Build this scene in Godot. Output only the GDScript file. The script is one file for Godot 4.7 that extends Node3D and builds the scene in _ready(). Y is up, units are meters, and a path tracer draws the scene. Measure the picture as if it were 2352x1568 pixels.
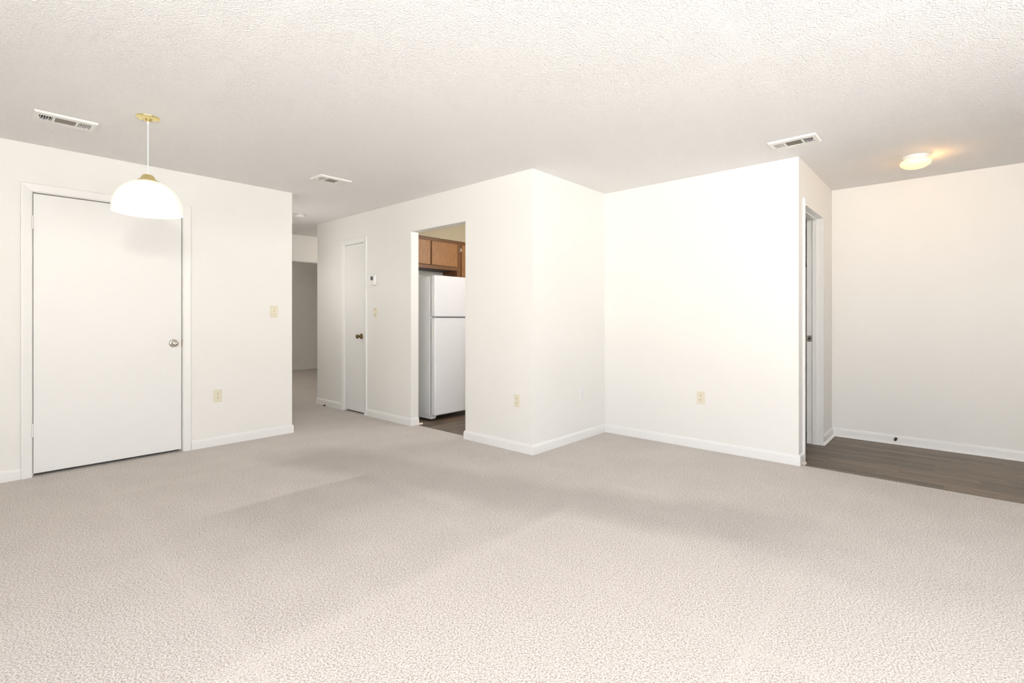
extends Node3D

const H := 2.44          # ceiling height
const ZD := -5.036       # face of the wall with the large door
const XD := 2.262        # where that wall ends at the hall
const XK := 3.26         # face of the kitchen wall
const ZK0 := -6.487
const ZK1 := -2.684      # face of the short return
const XR := 4.4215       # face of the right wall
const ZR := -0.923       # face of the entry closet wall
const XE := 5.83         # face of the entry wall
const XW := -1.35        # window wall behind the camera
const ZS := 1.75         # second wall behind the camera
const ZH := -7.49        # wall at the end of the hall
const ZB := -11.07       # far bedroom wall
const VY := -0.008       # vinyl floor level

var M := {}
var taken := {}

# ------------------------------------------------------------------ naming
func numbered(n: String) -> String:
	if not taken.has(n):
		taken[n] = 0
		return n
	taken[n] += 1
	return "%s_%03d" % [n, taken[n]]

func tag(o: Node3D, label := "", category := "", group := "", kind := "") -> Node3D:
	if label: o.set_meta("label", label)
	if category: o.set_meta("category", category)
	if group: o.set_meta("group", group)
	if kind: o.set_meta("kind", kind)
	return o

func thing(called: String, at: Vector3, label: String, category: String, group := "", kind := "") -> Node3D:
	var o := Node3D.new()
	o.name = numbered(called)
	add_child(o)
	o.position = at
	return tag(o, label, category, group, kind)

func put(st: SurfaceTool, called: String, m: Material, parent: Node3D = null) -> MeshInstance3D:
	var o := MeshInstance3D.new()
	o.mesh = st.commit()
	o.material_override = m
	if parent == null:
		o.name = numbered(called)
		add_child(o)
	else:
		o.name = called
		parent.add_child(o, true)
	return o

# ------------------------------------------------------------------ shapes
func S() -> SurfaceTool:
	var st := SurfaceTool.new()
	st.begin(Mesh.PRIMITIVE_TRIANGLES)
	return st

func tri(st: SurfaceTool, a: Vector3, b: Vector3, c: Vector3, hint: Vector3) -> void:
	var n := (b - a).cross(c - a)
	if n.length_squared() < 1e-18: return
	if n.dot(hint) < 0.0:
		n = -n
	else:
		var t := b
		b = c
		c = t
	n = n.normalized()
	for v in [a, b, c]:
		st.set_normal(n)
		st.add_vertex(v)

func quad(st: SurfaceTool, a: Vector3, b: Vector3, c: Vector3, d: Vector3, hint: Vector3) -> void:
	tri(st, a, b, c, hint)
	tri(st, a, c, d, hint)

# a box from lo to hi with chamfered edges
func box(st: SurfaceTool, lo: Vector3, hi: Vector3, bev := 0.0, xf := Transform3D()) -> void:
	var mid := (lo + hi) * 0.5
	var half := (hi - lo) * 0.5
	bev = minf(bev, minf(half.x, minf(half.y, half.z)) * 0.95)
	var V := func(s: Vector3, axis: int) -> Vector3:
		var p := mid
		for k in 3:
			p[k] += s[k] * (half[k] - (0.0 if k == axis else bev))
		return xf * p
	for a in 3:
		var b := (a + 1) % 3
		var c := (a + 2) % 3
		for s in [-1.0, 1.0]:
			var n := Vector3.ZERO
			n[a] = s
			var p := []
			for q in [[-1, -1], [1, -1], [1, 1], [-1, 1]]:
				var e := Vector3.ZERO
				e[a] = s
				e[b] = q[0]
				e[c] = q[1]
				p.append(V.call(e, a))
			quad(st, p[0], p[1], p[2], p[3], xf.basis * n)
			if bev > 0.0:
				for t in [-1.0, 1.0]:
					var e0 := Vector3.ZERO
					e0[a] = s
					e0[b] = t
					e0[c] = -1.0
					var e1 := e0
					e1[c] = 1.0
					n = Vector3.ZERO
					n[a] = s
					n[b] = t
					quad(st, V.call(e0, a), V.call(e1, a), V.call(e1, b), V.call(e0, b), xf.basis * n)
	if bev > 0.0:
		for x in [-1.0, 1.0]:
			for y in [-1.0, 1.0]:
				for z in [-1.0, 1.0]:
					var e := Vector3(x, y, z)
					tri(st, V.call(e, 0), V.call(e, 1), V.call(e, 2), xf.basis * e)

# a profile of (radius, height) turned round the y axis of xf
func lathe(st: SurfaceTool, prof: Array, segs: int, xf := Transform3D()) -> void:
	var ns := []
	for i in prof.size() - 1:
		var d: Vector2 = prof[i + 1] - prof[i]
		ns.append(Vector2(d.y, -d.x).normalized())
	for i in prof.size() - 1:
		var n0: Vector2 = ns[i]
		var n1: Vector2 = ns[i]
		if i > 0 and ns[i - 1].dot(ns[i]) > 0.6: n0 = (ns[i - 1] + ns[i]).normalized()
		if i < ns.size() - 1 and ns[i + 1].dot(ns[i]) > 0.6: n1 = (ns[i + 1] + ns[i]).normalized()
		for k in segs:
			var vs := []
			for q in [[k, 0], [k + 1, 0], [k + 1, 1], [k, 1]]:
				var a: float = TAU * q[0] / segs
				var p: Vector2 = prof[i + q[1]]
				var n: Vector2 = n1 if q[1] else n0
				vs.append([xf * Vector3(p.x * cos(a), p.y, p.x * sin(a)), (xf.basis * Vector3(n.x * cos(a), n.y, n.x * sin(a))).normalized()])
			for t in [[0, 1, 2], [0, 2, 3]]:
				var A: Vector3 = vs[t[0]][0]
				var B: Vector3 = vs[t[1]][0]
				var C: Vector3 = vs[t[2]][0]
				var g := (B - A).cross(C - A)
				if g.length_squared() < 1e-20: continue
				var order := [t[0], t[1], t[2]]
				var nn: Vector3 = vs[t[0]][1] + vs[t[1]][1] + vs[t[2]][1]
				if g.dot(nn) > 0.0: order = [t[0], t[2], t[1]]
				for j in order:
					st.set_normal(vs[j][1])
					st.add_vertex(vs[j][0])

# a closed profile of (w, t) swept from a to b; s0 and s1 slide the two ends along the run by s.x * w + s.y * t (mitres)
func sweep(st: SurfaceTool, prof: Array, a: Vector3, b: Vector3, wd: Vector3, td: Vector3, s0 := Vector2.ZERO, s1 := Vector2.ZERO) -> void:
	var dir := (b - a).normalized()
	var A := []
	var B := []
	var mid := Vector2.ZERO
	for p: Vector2 in prof:
		mid += p / prof.size()
		A.append(a + wd * p.x + td * p.y - dir * (s0.dot(p)))
		B.append(b + wd * p.x + td * p.y + dir * (s1.dot(p)))
	var n := prof.size()
	var area := 0.0
	for i in n:
		area += (prof[i] as Vector2).cross(prof[(i + 1) % n])
	for i in n:
		var j := (i + 1) % n
		var e: Vector2 = prof[j] - prof[i]
		var o := Vector2(e.y, -e.x) * signf(area)
		quad(st, A[i], A[j], B[j], B[i], wd * o.x + td * o.y)
	var tris := Geometry2D.triangulate_polygon(PackedVector2Array(prof))
	for i in range(0, tris.size(), 3):
		tri(st, A[tris[i]], A[tris[i + 1]], A[tris[i + 2]], -dir)
		tri(st, B[tris[i]], B[tris[i + 1]], B[tris[i + 2]], dir)

func tube(st: SurfaceTool, a: Vector3, b: Vector3, r: float, segs := 12) -> void:
	var y := (b - a).normalized()
	var x := y.cross(Vector3(0.37, 0.2, 0.91)).normalized()
	lathe(st, [Vector2(0, 0), Vector2(r, 0), Vector2(r, a.distance_to(b)), Vector2(0, a.distance_to(b))], segs, Transform3D(x, y, x.cross(y), a))

const BASE := [Vector2(0, 0), Vector2(0, 0.013), Vector2(0.058, 0.013), Vector2(0.066, 0.0122), Vector2(0.073, 0.0098), Vector2(0.079, 0.0062), Vector2(0.083, 0.002), Vector2(0.0835, 0)]
const SHOE := [Vector2(0, 0), Vector2(0, 0.016), Vector2(0.006, 0.0155), Vector2(0.011, 0.013), Vector2(0.0145, 0.009), Vector2(0.017, 0.004), Vector2(0.0175, 0)]
const CASE := [Vector2(0, 0), Vector2(0, 0.0085), Vector2(0.003, 0.0105), Vector2(0.02, 0.0125), Vector2(0.038, 0.0155), Vector2(0.05, 0.0165), Vector2(0.055, 0.0155), Vector2(0.057, 0.013), Vector2(0.057, 0)]

const EDGE := [Vector2(0, 0), Vector2(0, 0.0165), Vector2(0.002, 0.018), Vector2(0.01, 0.018), Vector2(0.012, 0.016), Vector2(0.012, 0)]

# baseboard along a wall foot from a to b, nd = out of the wall; corner: 1 outer corner, -1 inner corner, 0 square
func baseboard(called: String, runs: Array, label: String, y := 0.0, shoe := false) -> void:
	var st := S()
	for r in runs:
		var a := Vector3(r[0].x, y, r[0].y)
		var b := Vector3(r[1].x, y, r[1].y)
		var nd := Vector3(r[2].x, 0, r[2].y)
		sweep(st, BASE, a, b, Vector3.UP, nd, Vector2(0, r[3]), Vector2(0, r[4]))
	var o := put(st, called, M.trim)
	tag(o, label, "baseboard", "", "structure")
	if shoe:
		st = S()
		for r in runs:
			var a := Vector3(r[0].x, y, r[0].y)
			var b := Vector3(r[1].x, y, r[1].y)
			var nd := Vector3(r[2].x, 0, r[2].y)
			sweep(st, SHOE, a + nd * 0.013, b + nd * 0.013, Vector3.UP, nd, Vector2(0, r[3]), Vector2(0, r[4]))
		put(st, "shoe_moulding", M.trim, o)

# door casing round an opening in a wall; u = along the wall, n = out of the wall, base = a point on the wall face at floor height
func casing(parent: Node3D, base: Vector3, u: Vector3, n: Vector3, u0: float, u1: float, top: float, y0 := 0.0, extra := 0.0, prof: Array = CASE) -> void:
	var up := Vector3.UP
	var st := S()
	sweep(st, prof, base + u * u0 + up * y0, base + u * u0 + up * (top + extra), -u, n, Vector2.ZERO, Vector2(0.0 if extra > 0.0 else 1.0, 0))
	put(st, "casing", M.trim, parent)
	st = S()
	sweep(st, prof, base + u * u1 + up * y0, base + u * u1 + up * top, u, n, Vector2.ZERO, Vector2(1, 0))
	put(st, "casing", M.trim, parent)
	st = S()
	sweep(st, prof, base + u * u0 + up * top, base + u * u1 + up * top, up, n, Vector2(0.0 if extra > 0.0 else 1.0, 0), Vector2(1, 0))
	put(st, "head_casing", M.trim, parent)

# jamb lining of an opening: u0..u1 clear, depth d into the wall
func jamb(parent: Node3D, base: Vector3, u: Vector3, n: Vector3, u0: float, u1: float, top: float, d: float, y0 := 0.0) -> void:
	var xf := Transform3D(u, Vector3.UP, n, base)
	if u.cross(Vector3.UP).dot(n) < 0.0:
		xf = Transform3D(u, Vector3.UP, n, base)
	for k in 3:
		var st := S()
		if k == 0: box(st, Vector3(u0 - 0.016, y0, -d), Vector3(u0, top + 0.016, 0.0), 0.001, xf)
		if k == 1: box(st, Vector3(u1, y0, -d), Vector3(u1 + 0.016, top + 0.016, 0.0), 0.001, xf)
		if k == 2: box(st, Vector3(u0, top, -d), Vector3(u1, top + 0.016, 0.0), 0.001, xf)
		put(st, ["jamb", "jamb", "head_jamb"][k], M.trim, parent)

# door stop strips on the lining, from depth d0 to d1
func stops(parent: Node3D, base: Vector3, u: Vector3, n: Vector3, u0: float, u1: float, top: float, d0: float, d1: float, y0 := 0.0) -> void:
	var xf := Transform3D(u, Vector3.UP, n, base)
	for k in 3:
		var st := S()
		if k == 0: box(st, Vector3(u0, y0, -d1), Vector3(u0 + 0.011, top, -d0), 0.002, xf)
		if k == 1: box(st, Vector3(u1 - 0.011, y0, -d1), Vector3(u1, top, -d0), 0.002, xf)
		if k == 2: box(st, Vector3(u0 + 0.011, top - 0.011, -d1), Vector3(u1 - 0.011, top, -d0), 0.002, xf)
		put(st, "stop_moulding", M.trim, parent)

func hinge(parent: Node3D, at: Vector3, out: Vector3, side: Vector3, m: Material) -> void:
	# at = middle of the knuckle, out = away from the wall, side = towards the door leaf
	var st := S()
	for k in 5:
		tube(st, at + Vector3.UP * (-0.046 + k * 0.0186), at + Vector3.UP * (-0.0286 + k * 0.0186), 0.0065, 10)
	tube(st, at + Vector3.UP * -0.05, at + Vector3.UP * 0.05, 0.0045, 8)
	var xf := Transform3D(side, Vector3.UP, out, at - out * 0.004)
	box(st, Vector3(-0.012, -0.046, -0.003), Vector3(0.014, 0.046, 0.001), 0.0005, xf)
	put(st, "hinge", m, parent)

func knob(parent: Node3D, at: Vector3, out: Vector3, m: Material, style := 0) -> void:
	var x := out.cross(Vector3.UP).normalized()
	var xf := Transform3D(x, out, x.cross(out), at)
	var o := Node3D.new()
	o.name = "door_knob"
	parent.add_child(o, true)
	var st := S()
	if style == 0:
		lathe(st, [Vector2(0.0, 0.0), Vector2(0.033, 0.0), Vector2(0.0335, 0.003), Vector2(0.031, 0.007), Vector2(0.024, 0.0095), Vector2(0.013, 0.0105)], 32, xf)
	else:
		lathe(st, [Vector2(0.0, 0.0), Vector2(0.034, 0.0), Vector2(0.034, 0.003), Vector2(0.029, 0.008), Vector2(0.02, 0.014), Vector2(0.0135, 0.022)], 32, xf)
	put(st, "rosette", m, o)
	st = S()
	if style == 0:
		var pr := [Vector2(0.0115, 0.008), Vector2(0.0115, 0.026)]
		for k in 13:
			var a := -1.15 + k * (1.15 + 1.2) / 12.0
			pr.append(Vector2(0.0265 * cos(a) , 0.047 + 0.018 * sin(a)))
		pr.append(Vector2(0.006, 0.0632))
		pr.append(Vector2(0.0, 0.0625))
		lathe(st, pr, 32, xf)
	else:
		lathe(st, [Vector2(0.0135, 0.02), Vector2(0.013, 0.03), Vector2(0.015, 0.036), Vector2(0.0215, 0.043), Vector2(0.0255, 0.05), Vector2(0.0265, 0.057), Vector2(0.025, 0.064), Vector2(0.019, 0.069), Vector2(0.008, 0.0715), Vector2(0.0, 0.072)], 32, xf)
	put(st, "knob", m, o)

# ------------------------------------------------------------------ materials
func mat(c: Color, rough := 0.6, metal := 0.0) -> StandardMaterial3D:
	var m := StandardMaterial3D.new()
	m.albedo_color = c
	m.roughness = rough
	m.metallic = metal
	return m

func c8(r: float, g: float, b: float) -> Color:
	return Color(r / 255.0, g / 255.0, b / 255.0)

func noise(kind: int, freq: float, s := 1, octaves := 3, warp := 0.0, gain := 0.5) -> FastNoiseLite:
	var n := FastNoiseLite.new()
	n.noise_type = kind
	n.frequency = freq
	n.seed = s
	n.fractal_octaves = octaves
	n.fractal_gain = gain
	if warp > 0.0:
		n.domain_warp_enabled = true
		n.domain_warp_amplitude = warp
		n.domain_warp_frequency = freq * 1.4
		n.domain_warp_fractal_type = FastNoiseLite.DOMAIN_WARP_FRACTAL_NONE
	return n

func ramp(stops_: Array) -> Gradient:
	var g := Gradient.new()
	var off := PackedFloat32Array()
	var col := PackedColorArray()
	for s in stops_:
		off.append(s[0])
		col.append(s[1])
	g.offsets = off
	g.colors = col
	return g

func ntex(n: FastNoiseLite, size := 1024, g: Gradient = null, w := 0) -> NoiseTexture2D:
	var t := NoiseTexture2D.new()
	t.width = w if w else size
	t.height = size
	t.seamless = true
	t.noise = n
	t.generate_mipmaps = false
	if g: t.color_ramp = g
	return t

func materials() -> void:
	# wall paint: off-white with the faint orange peel of a roller
	var bump := ntex(noise(FastNoiseLite.TYPE_SIMPLEX_SMOOTH, 0.03, 5, 3), 1024)
	var p := mat(c8(241, 239, 234), 0.55)
	p.heightmap_enabled = true
	p.heightmap_texture = bump
	p.heightmap_scale = 0.03
	p.uv1_triplanar = true
	p.uv1_world_triplanar = true
	p.uv1_scale = Vector3.ONE * 1.4
	M.wall = p
	M.trim = mat(c8(242, 241, 238), 0.32)
	M.door = mat(c8(241, 240, 237), 0.38)
	# sprayed texture ceiling
	var pop := ntex(noise(FastNoiseLite.TYPE_SIMPLEX_SMOOTH, 0.05, 21, 3, 6.0, 0.8), 2048)
	var c := mat(c8(248, 246, 244), 0.8)
	c.heightmap_enabled = true
	c.heightmap_texture = pop
	c.heightmap_scale = 0.6
	c.uv1_triplanar = true
	c.uv1_world_triplanar = true
	c.uv1_scale = Vector3.ONE * 0.6
	M.ceiling = c
	M.soffit = mat(c8(186, 173, 146), 0.7)
	# frieze carpet: twisted flecks of cream, beige and brown, with the lay of the pile from the vacuum cleaner
	var fl := ramp([[0.0, c8(125, 112, 101)], [0.3, c8(165, 152, 141)], [0.42, c8(199, 189, 180)], [0.54, c8(217, 210, 203)], [0.7, c8(232, 227, 222)], [1.0, c8(243, 240, 237)]])
	var k := mat(Color.WHITE, 0.95)
	var ctex := ntex(noise(FastNoiseLite.TYPE_SIMPLEX_SMOOTH, 0.06, 3, 3, 9.0, 0.95), 2048, fl)
	k.albedo_texture = ctex
	k.heightmap_enabled = true
	k.heightmap_texture = ctex
	k.heightmap_scale = 0.35
	k.detail_enabled = true
	k.detail_blend_mode = BaseMaterial3D.BLEND_MODE_MUL
	k.detail_uv_layer = BaseMaterial3D.DETAIL_UV_2
	k.detail_albedo = nap()
	k.rim_enabled = true
	k.rim = 0.25
	k.rim_tint = 0.6
	M.carpet = k
	# printed wood vinyl
	var tones := [[98, 84, 70], [114, 98, 81], [84, 73, 62], [104, 90, 74]]
	M.plank_z = []
	M.plank_x = []
	for i in 4:
		var t: Array = tones[i]
		var d := c8(t[0] * 0.62, t[1] * 0.62, t[2] * 0.64)
		var l := c8(t[0] * 1.2, t[1] * 1.19, t[2] * 1.17)
		var g := ramp([[0.0, d], [0.4, c8(t[0], t[1], t[2])], [0.65, l], [1.0, c8(t[0] * 0.92, t[1] * 0.9, t[2] * 0.88)]])
		var n := ntex(noise(FastNoiseLite.TYPE_SIMPLEX_SMOOTH, 0.018, 40 + i, 5, 0.0, 0.62), 512, g)
		for way in 2:
			var m := mat(Color.WHITE, 0.42)
			m.albedo_texture = n
			m.uv1_triplanar = true
			m.uv1_world_triplanar = true
			m.uv1_scale = Vector3(4.4, 1, 0.3) if way == 0 else Vector3(0.3, 1, 4.4)
			m.uv1_offset = Vector3(0.31 * i, 0, 0.17 * i)
			(M.plank_z if way == 0 else M.plank_x).append(m)
	M.underlay = mat(c8(70, 62, 55), 0.9)
	# stained birch kitchen cabinets
	var wg := ramp([[0.0, c8(134, 91, 50)], [0.45, c8(150, 105, 60)], [0.7, c8(160, 115, 68)], [1.0, c8(144, 100, 56)]])
	var w := mat(Color.WHITE, 0.42)
	w.albedo_texture = ntex(noise(FastNoiseLite.TYPE_SIMPLEX_SMOOTH, 0.02, 77, 5, 12.0, 0.6), 512, wg)
	w.uv1_triplanar = true
	w.uv1_world_triplanar = true
	w.uv1_scale = Vector3(3.2, 0.7, 3.2)
	M.wood = w
	var wf := w.duplicate()
	wf.albedo_color = c8(196, 186, 176)
	M.wood_frame = wf
	M.underside_shade = mat(c8(58, 36, 26), 0.5)  # shadow under the wall cabinet, put into the colour
	M.brass = mat(c8(236, 219, 158), 0.18, 1.0)
	M.antique = mat(c8(118, 100, 68), 0.3, 1.0)
	M.nickel = mat(c8(196, 190, 182), 0.24, 1.0)
	M.ivory = mat(c8(233, 225, 203), 0.4)
	M.slot = mat(c8(58, 50, 42), 0.7)
	M.white = mat(c8(238, 237, 236), 0.35)
	M.fridge = mat(c8(240, 240, 242), 0.3)
	M.fridge_side = mat(c8(241, 241, 240), 0.42)
	M.cream = mat(c8(240, 233, 218), 0.4)
	M.gasket = mat(c8(150, 150, 150), 0.7)
	M.dark = mat(c8(38, 35, 32), 0.7)
	M.vent = mat(c8(242, 240, 236), 0.4)
	M.vent_dark = mat(c8(150, 142, 132), 0.5)
	M.duct = mat(c8(48, 43, 38), 0.8)
	M.lcd = mat(c8(92, 98, 90), 0.25)
	M.steel = mat(c8(150, 150, 150), 0.3, 1.0)
	M.bronze = mat(c8(92, 70, 52), 0.35, 1.0)
	M.rubber = mat(c8(46, 34, 28), 0.6)
	M.putty = mat(c8(240, 226, 214), 0.6)
	M.concrete = mat(c8(202, 200, 196), 0.9)
	var gl := mat(Color(1, 1, 1, 0.05), 0.02)
	gl.transparency = BaseMaterial3D.TRANSPARENCY_ALPHA
	M.glass = gl
	var sh := mat(c8(250, 244, 232), 0.25)
	sh.emission_enabled = true
	sh.emission = c8(255, 240, 214)
	sh.emission_energy_multiplier = 0.4
	M.shade = sh
	var bu := mat(c8(255, 250, 235), 0.3)
	bu.emission_enabled = true
	bu.emission = c8(255, 236, 200)
	bu.emission_energy_multiplier = 3.0
	M.bulb = bu
	var bo := mat(c8(250, 242, 224), 0.25)
	bo.emission_enabled = true
	bo.emission = c8(255, 224, 160)
	bo.emission_energy_multiplier = 0.4
	bo.backlight_enabled = true
	bo.backlight = Color(0.24, 0.225, 0.19)
	M.bowl = bo
	var fx := mat(c8(250, 248, 244), 0.3)
	fx.emission_enabled = true
	fx.emission = c8(255, 246, 236)
	fx.emission_energy_multiplier = 1.2
	M.opal = fx

func sm(a: float, b: float, x: float) -> float:
	return smoothstep(a, b, x)

# the lay of the carpet pile: strokes of the vacuum cleaner and the trodden way from the entry to the hall; floor area x -1.4..6.6, z -8..2
func nap() -> ImageTexture:
	var n := noise(FastNoiseLite.TYPE_SIMPLEX_SMOOTH, 1.0, 9, 3)
	var im := Image.create(400, 500, false, Image.FORMAT_RGB8)
	for j in 500:
		for i in 400:
			var x := -1.4 + 8.0 * (i + 0.5) / 400.0
			var z := -8.0 + 10.0 * (j + 0.5) / 500.0
			var w := n.get_noise_2d(x * 0.8, z * 0.8) * 0.22
			var w2 := n.get_noise_2d(x * 2.3 + 40.0, z * 2.3)
			var v := 0.975 + 0.02 * w2 + 0.03 * w
			# darker stroke on this side of z = -3.28, up to the way into the hall
			var s := sm(-3.30, -3.26, z + w * 0.12) * (1.0 - sm(-3.0, -2.2, z + w)) * sm(0.6, 1.3, x + w) * (1.0 - sm(1.95, 2.1, x))
			v -= 0.075 * s
			# trodden band round the corner
			var d := absf(x - 2.42 - 0.28 * (z + 2.6)) + w * 0.6
			v -= 0.075 * (1.0 - sm(0.12, 0.42, d)) * sm(-4.6, -3.9, z) * (1.0 - sm(-0.9, -0.2, z))
			v -= 0.03 * (1.0 - sm(0.0, 0.5, absf(x - 2.1) + w)) * (1.0 - sm(0.1, 0.5, absf(z + 3.85)))
			# lighter strokes near the camera
			v += 0.05 * sm(-1.86, -1.76, z + w * 0.25) * (1.0 - sm(2.3, 2.8, x + w))
			v = clampf(v, 0.0, 1.0)
			im.set_pixel(i, j, Color(v, v, v))
	return ImageTexture.create_from_image(im)

# ------------------------------------------------------------------ structure
func wall(called: String, boxes: Array, label: String, m: Material = null) -> MeshInstance3D:
	var st := S()
	for b in boxes:
		box(st, b[0] if b[0].y > 0.0 else b[0] - V(0, 0.1, 0), b[1], 0.0)
	var o := put(st, called, m if m else M.wall)
	tag(o, label, "wall", "", "structure")
	return o

func V(x: float, y: float, z: float) -> Vector3:
	return Vector3(x, y, z)

func build_shell() -> void:
	var T := 0.11
	# the wall with the large door
	wall("wall_left", [[V(XW, 0, ZD - T), V(0.342, H, ZD)], [V(1.318, 0, ZD - T), V(XD, H, ZD)], [V(0.342, 2.106, ZD - T), V(1.318, H, ZD)]], "white painted wall with the large flat door and hanging lamp in front of it")
	wall("wall_hall_left", [[V(XD - T, 0, ZH), V(XD, H, ZD - T)]], "left wall of the hall behind the large door wall")
	# kitchen wall with the narrow closet door and the kitchen opening
	wall("wall_kitchen", [[V(XK, 0, ZK0), V(XK + 0.1, H, -5.785)], [V(XK, 2.095, -5.785), V(XK + 0.1, H, -5.297)], [V(XK, 0, -5.297), V(XK + 0.1, H, -4.388)],
		[V(XK, 2.10, -4.388), V(XK + 0.1, H, -3.525)], [V(XK, 0, -3.525), V(XK + 0.1, H, ZK1)]], "white wall with the narrow closet door and the opening to the kitchen")
	wall("wall_return", [[V(XK + 0.1, 0, ZK1 - 0.1), V(XR + 0.1, H, ZK1)]], "short white wall between the kitchen corner and the right wall")
	wall("wall_right", [[V(XR, 0, ZK1), V(XR + 0.1, H, ZR)]], "wide white wall with one ivory outlet right of the kitchen corner")
	wall("wall_entry_closet", [[V(XR + 0.1, 0, ZR - T), V(4.618, H, ZR)], [V(4.618, 2.098, ZR - T), V(5.316, H, ZR)], [V(5.316, 0, ZR - T), V(XE, H, ZR)]], "narrow white wall of the entry with the open closet door frame")
	wall("wall_entry", [[V(XE, 0, -1.75), V(XE + 0.12, H, 0.49)], [V(XE, 2.06, 0.49), V(XE + 0.12, H, 1.44)], [V(XE, 0, 1.44), V(XE + 0.12, H, ZS)]], "cream white entry wall under the glowing flush ceiling lamp")
	wall("wall_closet_back", [[V(XR + 0.1, 0, -1.75), V(XE, H, -1.64)]], "back wall of the entry closet behind the open frame", M.wall)
	# hall end and bedroom
	wall("wall_hall_end", [[V(XD - T, 0, ZH - T), V(2.95, H, ZH)], [V(2.95, 2.045, ZH - T), V(3.95, H, ZH)], [V(3.95, 0, ZH - T), V(6.7, H, ZH)]], "wall over the dark bedroom doorway at the end of the hall")
	wall("wall_hall_right", [[V(XK + 0.1, 0, ZK0), V(6.7, H, ZK0 + 0.1)]], "wall of the side hall behind the narrow closet")
	wall("wall_bedroom_far", [[V(1.6, 0, ZB - 0.12), V(6.7, H, ZB)]], "shaded far wall seen through the doorway at the end of the hall")
	wall("wall_bedroom_left", [[V(1.48, 0, ZB - 0.12), V(1.6, 0.7, ZH - T)], [V(1.48, 2.1, ZB - 0.12), V(1.6, H, ZH - T)], [V(1.48, 0.7, ZB - 0.12), V(1.6, 2.1, -10.7)], [V(1.48, 0.7, -8.5), V(1.6, 2.1, ZH - T)], [V(1.6, 0, ZH - T), V(XD - T, H, ZH)]], "left wall of the bedroom with an added window")
	wall("wall_kitchen_back", [[V(XK + 0.1, 0, -5.08), V(6.7, H, -4.98)]], "white kitchen back wall glimpsed between refrigerator and wall cabinet")
	wall("wall_closet_side", [[V(4.0, 0, ZK0 + 0.1), V(4.1, H, -5.08)]], "side wall inside the narrow closet")
	# behind the camera
	wall("wall_window", [[V(XW - 0.14, 0, ZD - T), V(XW, H, -2.0)], [V(XW - 0.14, 0, 1.0), V(XW, H, ZS)], [V(XW - 0.14, 2.12, -2.0), V(XW, H, 1.0)]], "wall with the sliding glass door behind the camera")
	wall("wall_front", [[V(XW - 0.14, 0, ZS), V(-1.1, H, ZS + 0.14)], [V(3.0, 0, ZS), V(6.7, H, ZS + 0.14)], [V(-1.1, 0, ZS), V(3.0, 0.5, ZS + 0.14)], [V(-1.1, 2.12, ZS), V(3.0, H, ZS + 0.14)]], "wall with the wide window behind the camera")
	wall("wall_outer", [[V(6.7, 0, ZB - 0.12), V(6.82, H, ZS + 0.14)], [V(XW - 0.14, 0, ZB - 0.12), V(XW, H, ZD - T)], [V(XW, 0, ZB - 0.12), V(1.48, H, ZB)]], "outer wall of the building")
	# ceiling, with the holes of the three registers
	var holes := [[0.327, 0.587, -4.355, -4.215], [2.157, 2.417, -4.355, -4.215], [3.957, 4.097, -1.0, -0.74]]
	var xs := [XW - 0.14, 6.82]
	var zs := [ZB - 0.12, ZS + 0.14]
	for h in holes:
		for i in 2:
			if not xs.has(h[i]): xs.append(h[i])
			if not zs.has(h[i + 2]): zs.append(h[i + 2])
	xs.sort()
	zs.sort()
	var st := S()
	for i in xs.size() - 1:
		for j in zs.size() - 1:
			var cx: float = (xs[i] + xs[i + 1]) / 2.0
			var cz: float = (zs[j] + zs[j + 1]) / 2.0
			var open := false
			for h in holes:
				if cx > h[0] and cx < h[1] and cz > h[2] and cz < h[3]: open = true
			if not open:
				box(st, V(xs[i], H, zs[j]), V(xs[i + 1], H + 0.16, zs[j + 1]))
	tag(put(st, "ceiling", M.ceiling), "white sprayed texture ceiling with three air registers", "ceiling", "", "structure")
	# carpet: two uv sets, the second carries the lay of the pile
	st = S()
	for r in [[XW - 0.14, 3.335, ZB - 0.12, ZS + 0.14], [3.335, 4.45, ZK1 - 0.05, ZS + 0.14], [3.335, 6.8, ZB - 0.12, -5.0]]:
		var q := [V(r[0], 0, r[2]), V(r[1], 0, r[2]), V(r[1], 0, r[3]), V(r[0], 0, r[3])]
		for t in [[0, 1, 2], [0, 2, 3]]:
			for k in t:
				var p: Vector3 = q[k]
				st.set_normal(Vector3.UP)
				st.set_uv(Vector2(p.x, p.z) / 1.2)
				st.set_uv2(Vector2((p.x + 1.4) / 8.0, (p.z + 8.0) / 10.0))
				st.add_vertex(p)
	box(st, V(XW - 0.14, -0.12, ZB - 0.12), V(3.333, -0.006, ZS + 0.14))
	box(st, V(3.333, -0.12, ZK1 - 0.05), V(4.448, -0.006, ZS + 0.14))
	box(st, V(3.333, -0.12, ZB - 0.12), V(6.8, -0.006, -5.0))
	box(st, V(3.333, -0.12, -5.0), V(3.335, -0.0002, ZK1))
	box(st, V(4.448, -0.12, ZR), V(4.4498, -0.0002, ZS))
	tag(put(st, "floor", M.carpet), "beige flecked carpet covering the living room and hall", "carpet", "", "structure")
	planks("floor", V(4.45, 0, -1.64), V(XE, 0, ZS), true, "dark grey-brown wood plank floor of the entry")
	planks("floor", V(3.335, 0, -4.98), V(5.6, 0, ZK1 - 0.1), false, "dark grey-brown wood plank floor of the kitchen")
	st = S()
	box(st, V(5.6, -0.12, -4.98), V(6.7, VY, ZR - 0.8))
	box(st, V(-30, -0.4, -40), V(30, -0.3, 30))
	tag(put(st, "ground", M.concrete), "pale paving around the building", "ground", "", "structure")

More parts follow.
